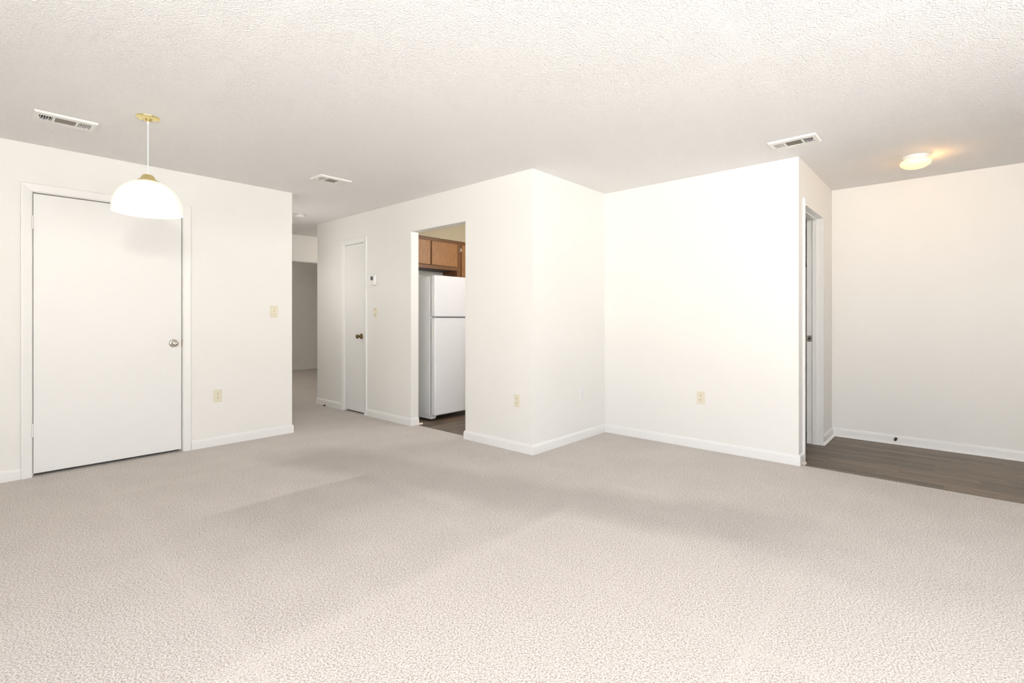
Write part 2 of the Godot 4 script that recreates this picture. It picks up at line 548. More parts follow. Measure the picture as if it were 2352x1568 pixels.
func planks(called: String, lo: Vector3, hi: Vector3, along_z: bool, label: String) -> void:
	var rng := RandomNumberGenerator.new()
	rng.seed = 7 if along_z else 11
	var st := S()
	box(st, V(lo.x, -0.12, lo.z), V(hi.x, VY - 0.0035, hi.z))
	var base := put(st, called, M.underlay)
	tag(base, label, "floor", "", "structure")
	var w := 0.0762
	var a0 := lo.z if along_z else lo.x
	var a1 := hi.z if along_z else hi.x
	var b := lo.x if along_z else lo.z
	var b1 := hi.x if along_z else hi.z
	var last := -1
	while b < b1 - 0.005:
		var e := minf(b + w, b1)
		var a := a0 - rng.randf_range(0.05, 0.85)
		while a < a1:
			var f := a + 0.914
			var p := maxf(a, a0)
			var q := minf(f, a1)
			if q - p > 0.02:
				st = S()
				var g := 0.0003
				if along_z: box(st, V(b + g, VY - 0.004, p + g), V(e - g, VY, q - g), 0.0006)
				else: box(st, V(p + g, VY - 0.004, b + g), V(q - g, VY, e - g), 0.0006)
				var k := rng.randi_range(0, 3)
				if k == last: k = (k + 1) % 4
				last = k
				put(st, "plank", (M.plank_z if along_z else M.plank_x)[k], base)
			a = f
		b = e

func build_trim() -> void:
	baseboard("baseboard_left", [[Vector2(XW, ZD), Vector2(0.295, ZD), Vector2(0, 1), -1, 0], [Vector2(1.367, ZD), Vector2(XD, ZD), Vector2(0, 1), 0, 1], [Vector2(XD, ZD), Vector2(XD, ZH), Vector2(1, 0), 1, -1]], "white baseboard of the large door wall")
	baseboard("baseboard_kitchen", [[Vector2(XK, -5.832), Vector2(XK, ZK0), Vector2(-1, 0), 0, 1], [Vector2(XK, ZK0), Vector2(4.2, ZK0), Vector2(0, -1), 1, 0],
		[Vector2(XK, -4.388), Vector2(XK, -5.25), Vector2(-1, 0), 1, 0], [Vector2(XK + 0.1, -4.388), Vector2(XK, -4.388), Vector2(0, 1), 0, 1],
		[Vector2(XK, ZK1), Vector2(XK, -3.525), Vector2(-1, 0), 1, 1], [Vector2(XK, -3.525), Vector2(XK + 0.1, -3.525), Vector2(0, -1), 1, 0]], "white baseboard along the kitchen wall and its opening")
	baseboard("baseboard_return", [[Vector2(XR, ZK1), Vector2(XK, ZK1), Vector2(0, 1), -1, 1]], "white baseboard of the short wall right of the kitchen corner")
	baseboard("baseboard_right", [[Vector2(XR, ZR), Vector2(XR, ZK1), Vector2(-1, 0), 1, -1]], "white baseboard under the wide right wall")
	baseboard("baseboard_entry_closet", [[Vector2(4.552, ZR), Vector2(XR, ZR), Vector2(0, 1), 0, 1]], "short white baseboard between wall end and closet frame")
	baseboard("baseboard_entry", [[Vector2(XE, ZR), Vector2(5.314, ZR), Vector2(0, 1), -1, 0], [Vector2(XE, 0.425), Vector2(XE, ZR), Vector2(-1, 0), 0, -1]], "white baseboard with quarter round shoe along the entry floor", VY, true)
	baseboard("baseboard_bedroom", [[Vector2(6.7, ZB), Vector2(1.6, ZB), Vector2(0, 1), -1, -1]], "baseboard of the bedroom wall beyond the hall doorway")
	# cut end of quarter round at the foot of the closet frame
	var st := S()
	sweep(st, SHOE, V(4.49, VY, ZR + 0.013), V(4.56, VY, ZR + 0.013), Vector3.UP, V(0, 0, 1))
	tag(put(st, "trim_1", M.putty), "short raw quarter round piece at the foot of the entry wall end", "moulding", "", "structure")
	st = S()
	sweep(st, SHOE, V(XK + 0.06, 0.0, -4.388 + 0.013), V(XK + 0.14, 0.0, -4.388 + 0.013), Vector3.UP, V(0, 0, 1))
	tag(put(st, "trim_2", M.putty), "short raw quarter round piece at the left foot of the kitchen opening", "moulding", "", "structure")

func leaf(parent: Node3D, lo: Vector3, hi: Vector3) -> void:
	var st := S()
	box(st, lo, hi, 0.0018)
	put(st, "slab", M.door, parent)

func build_doors() -> void:
	# large door in the left wall
	var d := thing("door_1", V(0.83, 0, ZD), "large flat white door behind the hanging lamp, with a silver knob", "door", "", "structure")
	leaf(d, V(0.362 - 0.83, 0.022, -0.042), V(1.297 - 0.83, 2.081, -0.006))
	jamb(d, V(-0.83, 0, 0), Vector3.RIGHT, Vector3.BACK, 0.358, 1.302, 2.088, 0.11)
	stops(d, V(-0.83, 0, 0), Vector3.RIGHT, Vector3.BACK, 0.358, 1.302, 2.088, 0.044, 0.075)
	casing(d, V(-0.83, 0, 0), Vector3.RIGHT, Vector3.BACK, 0.352, 1.308, 2.094)
	for y in [1.866, 0.34]:
		hinge(d, V(0.358 - 0.83, y, 0.002), Vector3.BACK, Vector3.RIGHT, M.door)
	knob(d, V(1.237 - 0.83, 0.948, -0.006), Vector3.BACK, M.nickel, 0)
	var st := S()
	box(st, V(1.2965 - 0.83, 0.92, -0.03), V(1.3025 - 0.83, 0.975, -0.002), 0.001)
	put(st, "latch_plate", M.antique, d)
	# narrow closet door in the kitchen wall
	d = thing("door_2", V(XK, 0, -5.54), "narrow white closet door with a dark antique brass knob", "door", "", "structure")
	leaf(d, V(0.006, 0.02, -5.765 + 5.54), V(0.041, 2.078, -5.317 + 5.54))
	var b := V(0, 0, 5.54)
	jamb(d, b, Vector3.BACK, Vector3.LEFT, -5.769, -5.313, 2.082, 0.1)
	stops(d, b, Vector3.BACK, Vector3.LEFT, -5.769, -5.313, 2.082, 0.043, 0.075)
	casing(d, b, Vector3.BACK, Vector3.LEFT, -5.775, -5.307, 2.087)
	for y in [1.853, 0.35]:
		hinge(d, V(-0.002, y, -5.768 + 5.54), Vector3.LEFT, Vector3.BACK, M.door)
	knob(d, V(0.006, 0.944, -5.385 + 5.54), Vector3.LEFT, M.antique, 1)
	# open closet frame in the entry
	d = thing("door_3", V(4.95, 0, ZR), "open white closet door frame beside the entry floor", "door frame", "", "structure")
	b = V(-4.95, 0, 0)
	jamb(d, b, Vector3.RIGHT, Vector3.BACK, 4.634, 5.3, 2.082, 0.118, VY)
	stops(d, b, Vector3.RIGHT, Vector3.BACK, 4.634, 5.3, 2.082, 0.034, 0.071, VY)
	st = S()
	sweep(st, CASE, V(4.612 - 4.95, VY, 0), V(4.612 - 4.95, 2.137, 0), Vector3.LEFT, Vector3.BACK)
	put(st, "casing", M.trim, d)
	st = S()
	sweep(st, EDGE, V(5.3 - 4.95, VY, 0), V(5.3 - 4.95, 2.082, 0), Vector3.RIGHT, Vector3.BACK, Vector2.ZERO, Vector2(1, 0))
	put(st, "casing", M.trim, d)
	st = S()
	sweep(st, EDGE, V(4.59 - 4.95, 2.082, 0), V(5.3 - 4.95, 2.082, 0), Vector3.UP, Vector3.BACK, Vector2.ZERO, Vector2(1, 0))
	put(st, "head_casing", M.trim, d)
	st = S()
	box(st, V(5.2985 - 4.95, 0.945, -0.114), V(5.3002 - 4.95, 1.003, -0.077), 0.0005)
	put(st, "strike_plate", M.nickel, d)
	st = S()
	box(st, V(5.298 - 4.95, 0.962, -0.104), V(5.2995 - 4.95, 0.987, -0.087), 0.0)
	put(st, "latch_hole", M.slot, d)
	# bedroom doorway at the end of the hall
	d = thing("door_4", V(3.45, 0, ZH), "white head casing of the dark doorway at the end of the hall", "door frame", "", "structure")
	b = V(-3.45, 0, 0)
	jamb(d, b, Vector3.RIGHT, Vector3.BACK, 2.967, 3.933, 2.03, 0.11)
	casing(d, b, Vector3.RIGHT, Vector3.BACK, 2.96, 3.94, 2.036)
	# front door, just outside the frame
	d = thing("door_5", V(XE, 0, 0.965), "white front door at the right end of the entry wall", "door", "", "structure")
	b = V(0, 0, -0.965)
	leaf(d, V(0.02, 0.01, 0.512 - 0.965), V(0.06, 2.04, 1.42 - 0.965))
	jamb(d, b, Vector3.BACK, Vector3.LEFT, 0.508, 1.424, 2.044, 0.12, VY)
	casing(d, b, Vector3.BACK, Vector3.LEFT, 0.495, 1.432, 2.052, VY)
	knob(d, V(0.02, 0.95, 1.36 - 0.965), Vector3.LEFT, M.nickel, 0)

func window(called: String, at: Vector3, u: Vector3, n: Vector3, w: float, h: float, cols: int, label: String) -> void:
	var o := thing(called, at, label, "window", "", "structure")
	var xf := Transform3D(u, Vector3.UP, n, Vector3.ZERO)
	var f := 0.05
	for r in [[0, 0, w, f], [0, h - f, w, h], [0, f, f, h - f], [w - f, f, w, h - f]]:
		var st := S()
		box(st, V(r[0], r[1], -0.1), V(r[2], r[3], -0.04), 0.003, xf)
		put(st, "window_frame", M.trim, o)
	for k in range(1, cols):
		var st := S()
		var x := f + (w - 2 * f) * k / cols
		box(st, V(x - 0.025, f, -0.09), V(x + 0.025, h - f, -0.05), 0.003, xf)
		put(st, "mullion", M.trim, o)
	for k in cols:
		var st := S()
		var x0 := f + (w - 2 * f) * k / cols
		var x1 := f + (w - 2 * f) * (k + 1) / cols
		quad(st, xf * V(x0, f, -0.07), xf * V(x1, f, -0.07), xf * V(x1, h - f, -0.07), xf * V(x0, h - f, -0.07), xf.basis * Vector3.BACK)
		put(st, "pane", M.glass, o)

# ------------------------------------------------------------------ fittings
func wallplate(called: String, at: Vector3, u: Vector3, n: Vector3, kind: String, label: String, category: String, group := "") -> void:
	var o := thing(called, at, label, category, group)
	o.transform = Transform3D(u, Vector3.UP, n, at)
	var m: Material = M.white if kind == "jack" else M.ivory
	var st := S()
	var hw := 0.036
	var hh := 0.058
	sweep(st, [Vector2(-hw, 0), Vector2(-hw, 0.002), Vector2(-hw + 0.003, 0.0052), Vector2(hw - 0.003, 0.0052), Vector2(hw, 0.002), Vector2(hw, 0)], V(0, -hh + 0.002, 0), V(0, hh - 0.002, 0), Vector3.RIGHT, Vector3.BACK, Vector2(0, -0.6), Vector2(0, -0.6))
	put(st, "cover_plate", m, o)
	if kind == "outlet":
		for s in [-1.0, 1.0]:
			st = S()
			var pts := []
			for k in 24:
				var a := TAU * k / 24.0
				pts.append(Vector2(0.0172 * cos(a), clampf(0.0172 * sin(a), -0.0142, 0.0142)))
			sweep(st, pts, V(0, s * 0.0195, 0.004), V(0, s * 0.0195, 0.0072), Vector3.RIGHT, Vector3.UP)
			var rec := put(st, "receptacle", m, o)
			for x in [-0.0063, 0.0063]:
				st = S()
				box(st, V(x - 0.0014, s * 0.0195 + 0.0005, 0.0068), V(x + 0.0014, s * 0.0195 + 0.0085, 0.0076), 0.0)
				put(st, "slot", M.slot, rec)
			st = S()
			lathe(st, [Vector2(0.0026, 0), Vector2(0.0026, 0.0008), Vector2(0, 0.0008)], 12, Transform3D(Basis(Vector3.RIGHT, PI / 2), V(0, s * 0.0195 - 0.0068, 0.0068)))
			put(st, "ground_hole", M.slot, rec)
		st = S()
		lathe(st, [Vector2(0.003, 0), Vector2(0.0028, 0.001), Vector2(0, 0.0015)], 12, Transform3D(Basis(Vector3.RIGHT, PI / 2), V(0, 0, 0.005)))
		put(st, "screw", M.ivory, o)
	elif kind == "switch":
		st = S()
		box(st, V(-0.0055, -0.0125, 0.0045), V(0.0055, 0.0125, 0.006), 0.0008)
		put(st, "toggle_slot", M.cream, o)
		st = S()
		box(st, V(-0.0045, -0.008, 0), V(0.0045, 0.008, 0.014), 0.002, Transform3D(Basis(Vector3.RIGHT, -0.45), V(0, 0.002, 0.004)))
		put(st, "toggle", M.cream, o)
		for s in [-1.0, 1.0]:
			st = S()
			lathe(st, [Vector2(0.0032, 0), Vector2(0.003, 0.001), Vector2(0, 0.0015)], 12, Transform3D(Basis(Vector3.RIGHT, PI / 2), V(0, s * 0.0302, 0.005)))
			put(st, "screw", M.antique, o)
	else:
		st = S()
		box(st, V(-0.018, -0.034, 0.004), V(0.018, 0.034, 0.0068), 0.001)
		put(st, "insert", m, o)
		st = S()
		box(st, V(-0.006, -0.006, 0.0062), V(0.006, 0.006, 0.0076), 0.0008)
		put(st, "jack", M.cream, o)

func build_plates() -> void:
	var X := Vector3.RIGHT
	var Z := Vector3.BACK
	wallplate("wall_outlet", V(1.58, 0.453, ZD), X, Z, "outlet", "ivory duplex outlet low on the wall right of the large flat door", "outlet", "ivory outlets")
	wallplate("wall_outlet", V(XK, 0.442, -2.86), Vector3.BACK, Vector3.LEFT, "outlet", "ivory duplex outlet between the kitchen opening and the jutting corner", "outlet", "ivory outlets")
	wallplate("wall_outlet", V(XR, 0.454, -1.695), Vector3.BACK, Vector3.LEFT, "outlet", "ivory duplex outlet low on the wide right wall", "outlet", "ivory outlets")
	wallplate("wall_jack", V(4.006, 0.44, ZK1), X, Z, "jack", "white jack plate on the short wall near the inner corner", "jack plate")
	wallplate("light_switch", V(2.083, 1.231, ZD), X, Z, "switch", "ivory light switch on the door wall beside the hall", "switch", "ivory switches")
	wallplate("light_switch", V(XK, 1.234, -5.072), Vector3.BACK, Vector3.LEFT, "switch", "ivory light switch below the white thermostat", "switch", "ivory switches")
	# thermostat
	var o := thing("thermostat", V(XK, 1.555, -5.1), "white wall thermostat with small grey display above a light switch", "thermostat")
	o.transform = Transform3D(Vector3.BACK, Vector3.UP, Vector3.LEFT, V(XK, 1.555, -5.1))
	var st := S()
	box(st, V(-0.05, 0, 0), V(0.05, 0.115, 0.03), 0.005)
	put(st, "body", M.white, o)
	st = S()
	box(st, V(-0.03, 0.055, 0.0295), V(0.022, 0.1, 0.0312), 0.0006)
	put(st, "display", M.lcd, o)
	for k in 3:
		st = S()
		box(st, V(-0.034 + k * 0.022, 0.022, 0.0295), V(-0.018 + k * 0.022, 0.032, 0.0318), 0.0008)
		put(st, "button", M.cream, o)
	# door stop on the entry baseboard
	o = thing("door_stop", V(XE - 0.013, 0.045, -0.415), "small dark door stop on the entry baseboard", "door stop")
	var xf := Transform3D(Basis(Vector3.BACK, PI / 2), Vector3.ZERO)
	st = S()
	lathe(st, [Vector2(0, 0), Vector2(0.012, 0), Vector2(0.012, 0.003), Vector2(0.006, 0.007), Vector2(0.0048, 0.012), Vector2(0.0048, 0.06)], 16, xf)
	put(st, "rod", M.bronze, o)
	st = S()
	lathe(st, [Vector2(0.0048, 0.056), Vector2(0.0105, 0.057), Vector2(0.011, 0.066), Vector2(0.0095, 0.071), Vector2(0.004, 0.0735), Vector2(0, 0.074)], 16, xf)
	put(st, "rubber_tip", M.rubber, o)
	# scrap on the carpet at the hall corner
	st = S()
	box(st, V(-0.004, 0, -0.035), V(0.005, 0.006, 0.03), 0.002, Transform3D(Basis(Vector3.UP, 0.2), V(3.236, 0.001, -6.26)))
	box(st, V(-0.008, 0, -0.012), V(0.008, 0.017, 0.012), 0.005, Transform3D(Basis(Vector3.UP, 0.5), V(3.236, 0.001, -6.238)))
	tag(put(st, "debris_scrap", M.dark), "small dark scrap lying against the baseboard at the hall corner", "debris")

# ceiling register: long side along u, in a hole of 0.26 x 0.14
func register(at: Vector3, turn: float, label: String) -> void:
	var o := thing("ceiling_vent", at, label, "air vent", "white ceiling registers")
	o.rotation.y = turn
	var L := 0.1525
	var W := 0.1
	var l := 0.125
	var w := 0.052
	var st := S()
	# bevelled flange round the opening
	var ring := func(a: Vector2, ya: float, b: Vector2, yb: float, hint: Vector3) -> void:
		var P := [V(-a.x, ya, -a.y), V(a.x, ya, -a.y), V(a.x, ya, a.y), V(-a.x, ya, a.y)]
		var Q := [V(-b.x, yb, -b.y), V(b.x, yb, -b.y), V(b.x, yb, b.y), V(-b.x, yb, b.y)]
		for k in 4:
			var mid: Vector3 = (P[k] + P[(k + 1) % 4]) / 2.0
			quad(st, P[k], P[(k + 1) % 4], Q[(k + 1) % 4], Q[k], Vector3(mid.x, 0, mid.z).normalized() * hint.x + Vector3.UP * hint.y)
	ring.call(Vector2(L, W), 0.0, Vector2(L, W), -0.004, Vector3(1, 0, 0))
	ring.call(Vector2(L, W), -0.004, Vector2(L - 0.004, W - 0.004), -0.012, Vector3(0.6, -1, 0))
	ring.call(Vector2(L - 0.004, W - 0.004), -0.012, Vector2(l, w), -0.012, Vector3(0, -1, 0))
	ring.call(Vector2(l, w), -0.012, Vector2(l, w), 0.002, Vector3(-1, 0, 0))
	put(st, "frame", M.vent, o)
	# cross bars between the three fields
	for x in [-0.056, 0.056]:
		st = S()
		box(st, V(x - 0.006, -0.012, -w), V(x + 0.006, 0.008, w), 0.001)
		put(st, "crossbar", M.vent, o)
	# end fields: four slats across, leaning outwards
	for s in [-1.0, 1.0]:
		for k in 5:
			st = S()
			var x: float = s * (0.066 + 0.0125 * k)
			box(st, V(-0.001, -0.0075, -w), V(0.001, 0.0075, w), 0.0, Transform3D(Basis(Vector3.BACK, s * 0.42), V(x, -0.005, 0)))
			put(st, "louver", M.vent, o)
	# middle field: fine slats along the length
	st = S()
	for k in 13:
		var z := -w + 0.004 + k * (2 * w - 0.008) / 12.0
		box(st, V(-0.05, -0.006, -0.0007), V(0.05, 0.006, 0.0007), 0.0, Transform3D(Basis(Vector3.RIGHT, 0.6), V(0, -0.004, z)))
	var f := put(st, "fine_louvers", M.vent_dark, o)
	f.set_meta("kind", "stuff")
	# damper lever
	st = S()
	box(st, V(-l - 0.002, -0.02, -0.012), V(-l + 0.003, -0.01, 0.0), 0.001)
	put(st, "lever", M.vent, o)
	# sheet metal boot above
	st = S()
	ring.call(Vector2(0.1295, 0.0695), 0.0, Vector2(0.1295, 0.0695), 0.15, Vector3(-1, 0, 0))
	quad(st, V(-0.13, 0.15, -0.07), V(0.13, 0.15, -0.07), V(0.13, 0.15, 0.07), V(-0.13, 0.15, 0.07), Vector3.DOWN)
	put(st, "duct", M.duct, o)

func omni(parent: Node3D, at: Vector3, c: Color, e: float, size: float) -> void:
	var l := OmniLight3D.new()
	l.name = "lamp_light"
	l.light_color = c
	l.light_energy = e
	l.light_size = size
	l.omni_range = 14.0
	l.omni_attenuation = 2.0
	l.shadow_enabled = true
	parent.add_child(l, true)
	l.position = at

func build_lamps() -> void:
	# pendant in front of the large door
	var o := thing("pendant_lamp", V(0.802, H, -3.83), "lit hanging lamp with white dome glass shade and brass canopy before the large door", "pendant lamp")
	var st := S()
	lathe(st, [Vector2(0.0, 0.0), Vector2(0.065, 0.0), Vector2(0.0655, -0.003), Vector2(0.063, -0.006), Vector2(0.05, -0.0085), Vector2(0.034, -0.011), Vector2(0.024, -0.015), Vector2(0.02, -0.021), Vector2(0.014, -0.026), Vector2(0.006, -0.028), Vector2(0.0, -0.028)], 48)
	var can := put(st, "canopy", M.brass, o)
	for s in [-1.0, 1.0]:
		st = S()
		lathe(st, [Vector2(0.004, -0.006), Vector2(0.004, -0.014), Vector2(0.0, -0.0155)], 12, Transform3D(Basis(), V(0.046 * s * 0.7, 0, 0.046 * s * 0.7)))
		put(st, "screw", M.brass, can)
	st = S()
	lathe(st, [Vector2(0.0, -0.026), Vector2(0.0075, -0.026), Vector2(0.0072, -0.036), Vector2(0.0045, -0.048), Vector2(0.003, -0.05)], 16)
	put(st, "strain_relief", M.white, o)
	st = S()
	tube(st, V(0, -0.046, 0), V(0, -0.362, 0), 0.0032, 10)
	lathe(st, [Vector2(0.003, -0.352), Vector2(0.0055, -0.355), Vector2(0.0055, -0.368), Vector2(0.0, -0.368)], 12)
	put(st, "cord", M.white, o)
	st = S()
	lathe(st, [Vector2(0.0, -0.363), Vector2(0.014, -0.3635), Vector2(0.024, -0.366), Vector2(0.031, -0.372), Vector2(0.036, -0.381), Vector2(0.04, -0.39), Vector2(0.046, -0.396), Vector2(0.054, -0.401), Vector2(0.058, -0.405), Vector2(0.058, -0.4085), Vector2(0.05, -0.4085)], 48)
	put(st, "cap", M.brass, o)
	st = S()
	var pr := []
	for k in 25:
		var a := 0.30 + (PI / 2 - 0.30) * k / 24.0
		pr.append(Vector2(0.187 * pow(sin(a), 0.92), -0.602 + 0.204 * pow(cos(a), 0.92) * 0.985))
	pr.append(Vector2(0.1885, -0.606))
	pr.append(Vector2(0.1865, -0.6085))
	for k in range(24, -1, -1):
		var a := 0.30 + (PI / 2 - 0.30) * k / 24.0
		pr.append(Vector2(0.1835 * pow(sin(a), 0.92), -0.604 + 0.2 * pow(cos(a), 0.92) * 0.985))
	lathe(st, pr, 72)
	put(st, "shade", M.shade, o)
	st = S()
	lathe(st, [Vector2(0.0, -0.43), Vector2(0.014, -0.43), Vector2(0.016, -0.46), Vector2(0.027, -0.485), Vector2(0.03, -0.51), Vector2(0.024, -0.535), Vector2(0.011, -0.546), Vector2(0.0, -0.548)], 24)
	put(st, "bulb", M.bulb, o)
	omni(o, V(0, -0.63, 0), c8(255, 236, 200), 0.05, 0.05)
	# flush lamp over the entry
	o = thing("flush_ceiling_lamp", V(5.035, H, -0.237), "lit flush ceiling lamp with shallow glass bowl on white drum over the entry", "ceiling lamp")
	st = S()
	lathe(st, [Vector2(0.0, 0.0), Vector2(0.083, 0.0), Vector2(0.084, -0.006), Vector2(0.082, -0.026), Vector2(0.076, -0.03), Vector2(0.0, -0.03)], 48)
	put(st, "drum", M.white, o)
	st = S()
	pr = [Vector2(0.078, -0.03), Vector2(0.088, -0.034), Vector2(0.096, -0.041)]
	for k in 20:
		var a := PI * 0.5 * k / 19.0
		pr.append(Vector2(0.1 * cos(a), -0.05 - 0.048 * sin(a)))
	lathe(st, pr, 48)
	put(st, "glass_bowl", M.bowl, o)
	st = S()
	lathe(st, [Vector2(0.0, 0.0), Vector2(0.012, 0.0), Vector2(0.018, -0.012), Vector2(0.012, -0.024), Vector2(0.0, -0.026)], 16, Transform3D(Basis(), V(0.028, -0.042, 0.034)))
	put(st, "bulb", M.bulb, o)
	omni(o, V(0.028, -0.056, 0.034), c8(255, 190, 105), 0.055, 0.02)
	# unseen lamp added behind the camera, standing in for bounced flash
	o = thing("added_ceiling_lamp", V(-0.45, H, 0.75), "added round ceiling lamp behind the camera standing in for bounced flash", "ceiling lamp")
	st = S()
	lathe(st, [Vector2(0.0, 0.0), Vector2(0.19, 0.0), Vector2(0.19, -0.025), Vector2(0.0, -0.025)], 48)
	put(st, "pan", M.white, o)
	st = S()
	pr = [Vector2(0.18, -0.024)]
	for k in 12:
		var a := PI * 0.5 * k / 11.0
		pr.append(Vector2(0.18 * cos(a), -0.03 - 0.06 * sin(a)))
	lathe(st, pr, 48)
	put(st, "diffuser", M.opal, o)
	omni(o, V(0, -0.18, 0), c8(254, 250, 245), 4.2, 0.12)
	# unseen fill lamp added to brighten the kitchen
	o = thing("added_kitchen_lamp", V(4.5, H, -3.08), "added square fill lamp out of sight in the kitchen", "ceiling lamp")
	st = S()
	box(st, V(-0.3, -0.08, -0.15), V(0.3, 0.0, 0.15), 0.01)
	put(st, "diffuser", M.opal, o)
	omni(o, V(0, -0.3, 0), c8(254, 250, 245), 0.75, 0.12)
	# lamps added out of sight to lift the side hall and the bedroom
	for q in [[V(4.3, H, -6.98), "added round fill lamp in the side hall out of sight", 0.15], [V(2.7, H, -9.3), "added round fill lamp in the bedroom out of sight", 0.9]]:
		o = thing("added_ceiling_lamp", q[0], q[1], "ceiling lamp")
		st = S()
		lathe(st, [Vector2(0.0, 0.0), Vector2(0.13, 0.0), Vector2(0.13, -0.02), Vector2(0.0, -0.02)], 32)
		put(st, "pan", M.white, o)
		st = S()
		lathe(st, [Vector2(0.125, -0.02), Vector2(0.12, -0.05), Vector2(0.08, -0.075), Vector2(0.0, -0.085)], 32)
		put(st, "diffuser", M.opal, o)
		omni(o, V(0, -0.16, 0), c8(255, 248, 238), q[2], 0.12)
	# hidden lamp added as hall fill, round the corner of the door wall
	o = thing("added_wall_lamp", V(XD, 1.62, -5.85), "added small fill lamp in the hall hidden by the wall end", "wall lamp")
	st = S()
	box(st, V(0, -0.06, -0.06), V(0.015, 0.06, 0.06), 0.004)
	put(st, "wall_plate", M.white, o)
	st = S()
	lathe(st, [Vector2(0.0, -0.09), Vector2(0.045, -0.09), Vector2(0.05, 0.0), Vector2(0.045, 0.09), Vector2(0.0, 0.09)], 24, Transform3D(Basis(), V(0.07, 0, 0)))
	put(st, "shade", M.opal, o)
	omni(o, V(0.16, 0, 0), c8(254, 250, 245), 0.14, 0.1)
	# smoke alarm and a second round fitting in the hall
	o = thing("smoke_alarm", V(2.79, H, -6.0), "white round smoke alarm on the hall ceiling", "smoke alarm")
	st = S()
	lathe(st, [Vector2(0.0, 0.0), Vector2(0.052, 0.0), Vector2(0.052, -0.014)], 32)
	put(st, "mounting_plate", M.white, o)
	st = S()
	lathe(st, [Vector2(0.05, -0.012), Vector2(0.061, -0.015), Vector2(0.062, -0.028), Vector2(0.057, -0.036), Vector2(0.03, -0.039), Vector2(0.0, -0.039)], 32)
	put(st, "cover", M.white, o)
	o = thing("hall_ceiling_fitting", V(2.86, H, -6.52), "small white fitting half hidden by the wall end on the hall ceiling", "ceiling fitting")
	st = S()
	lathe(st, [Vector2(0.0, 0.0), Vector2(0.07, 0.0), Vector2(0.07, -0.02), Vector2(0.06, -0.035), Vector2(0.0, -0.04)], 32)
	put(st, "cover", M.white, o)

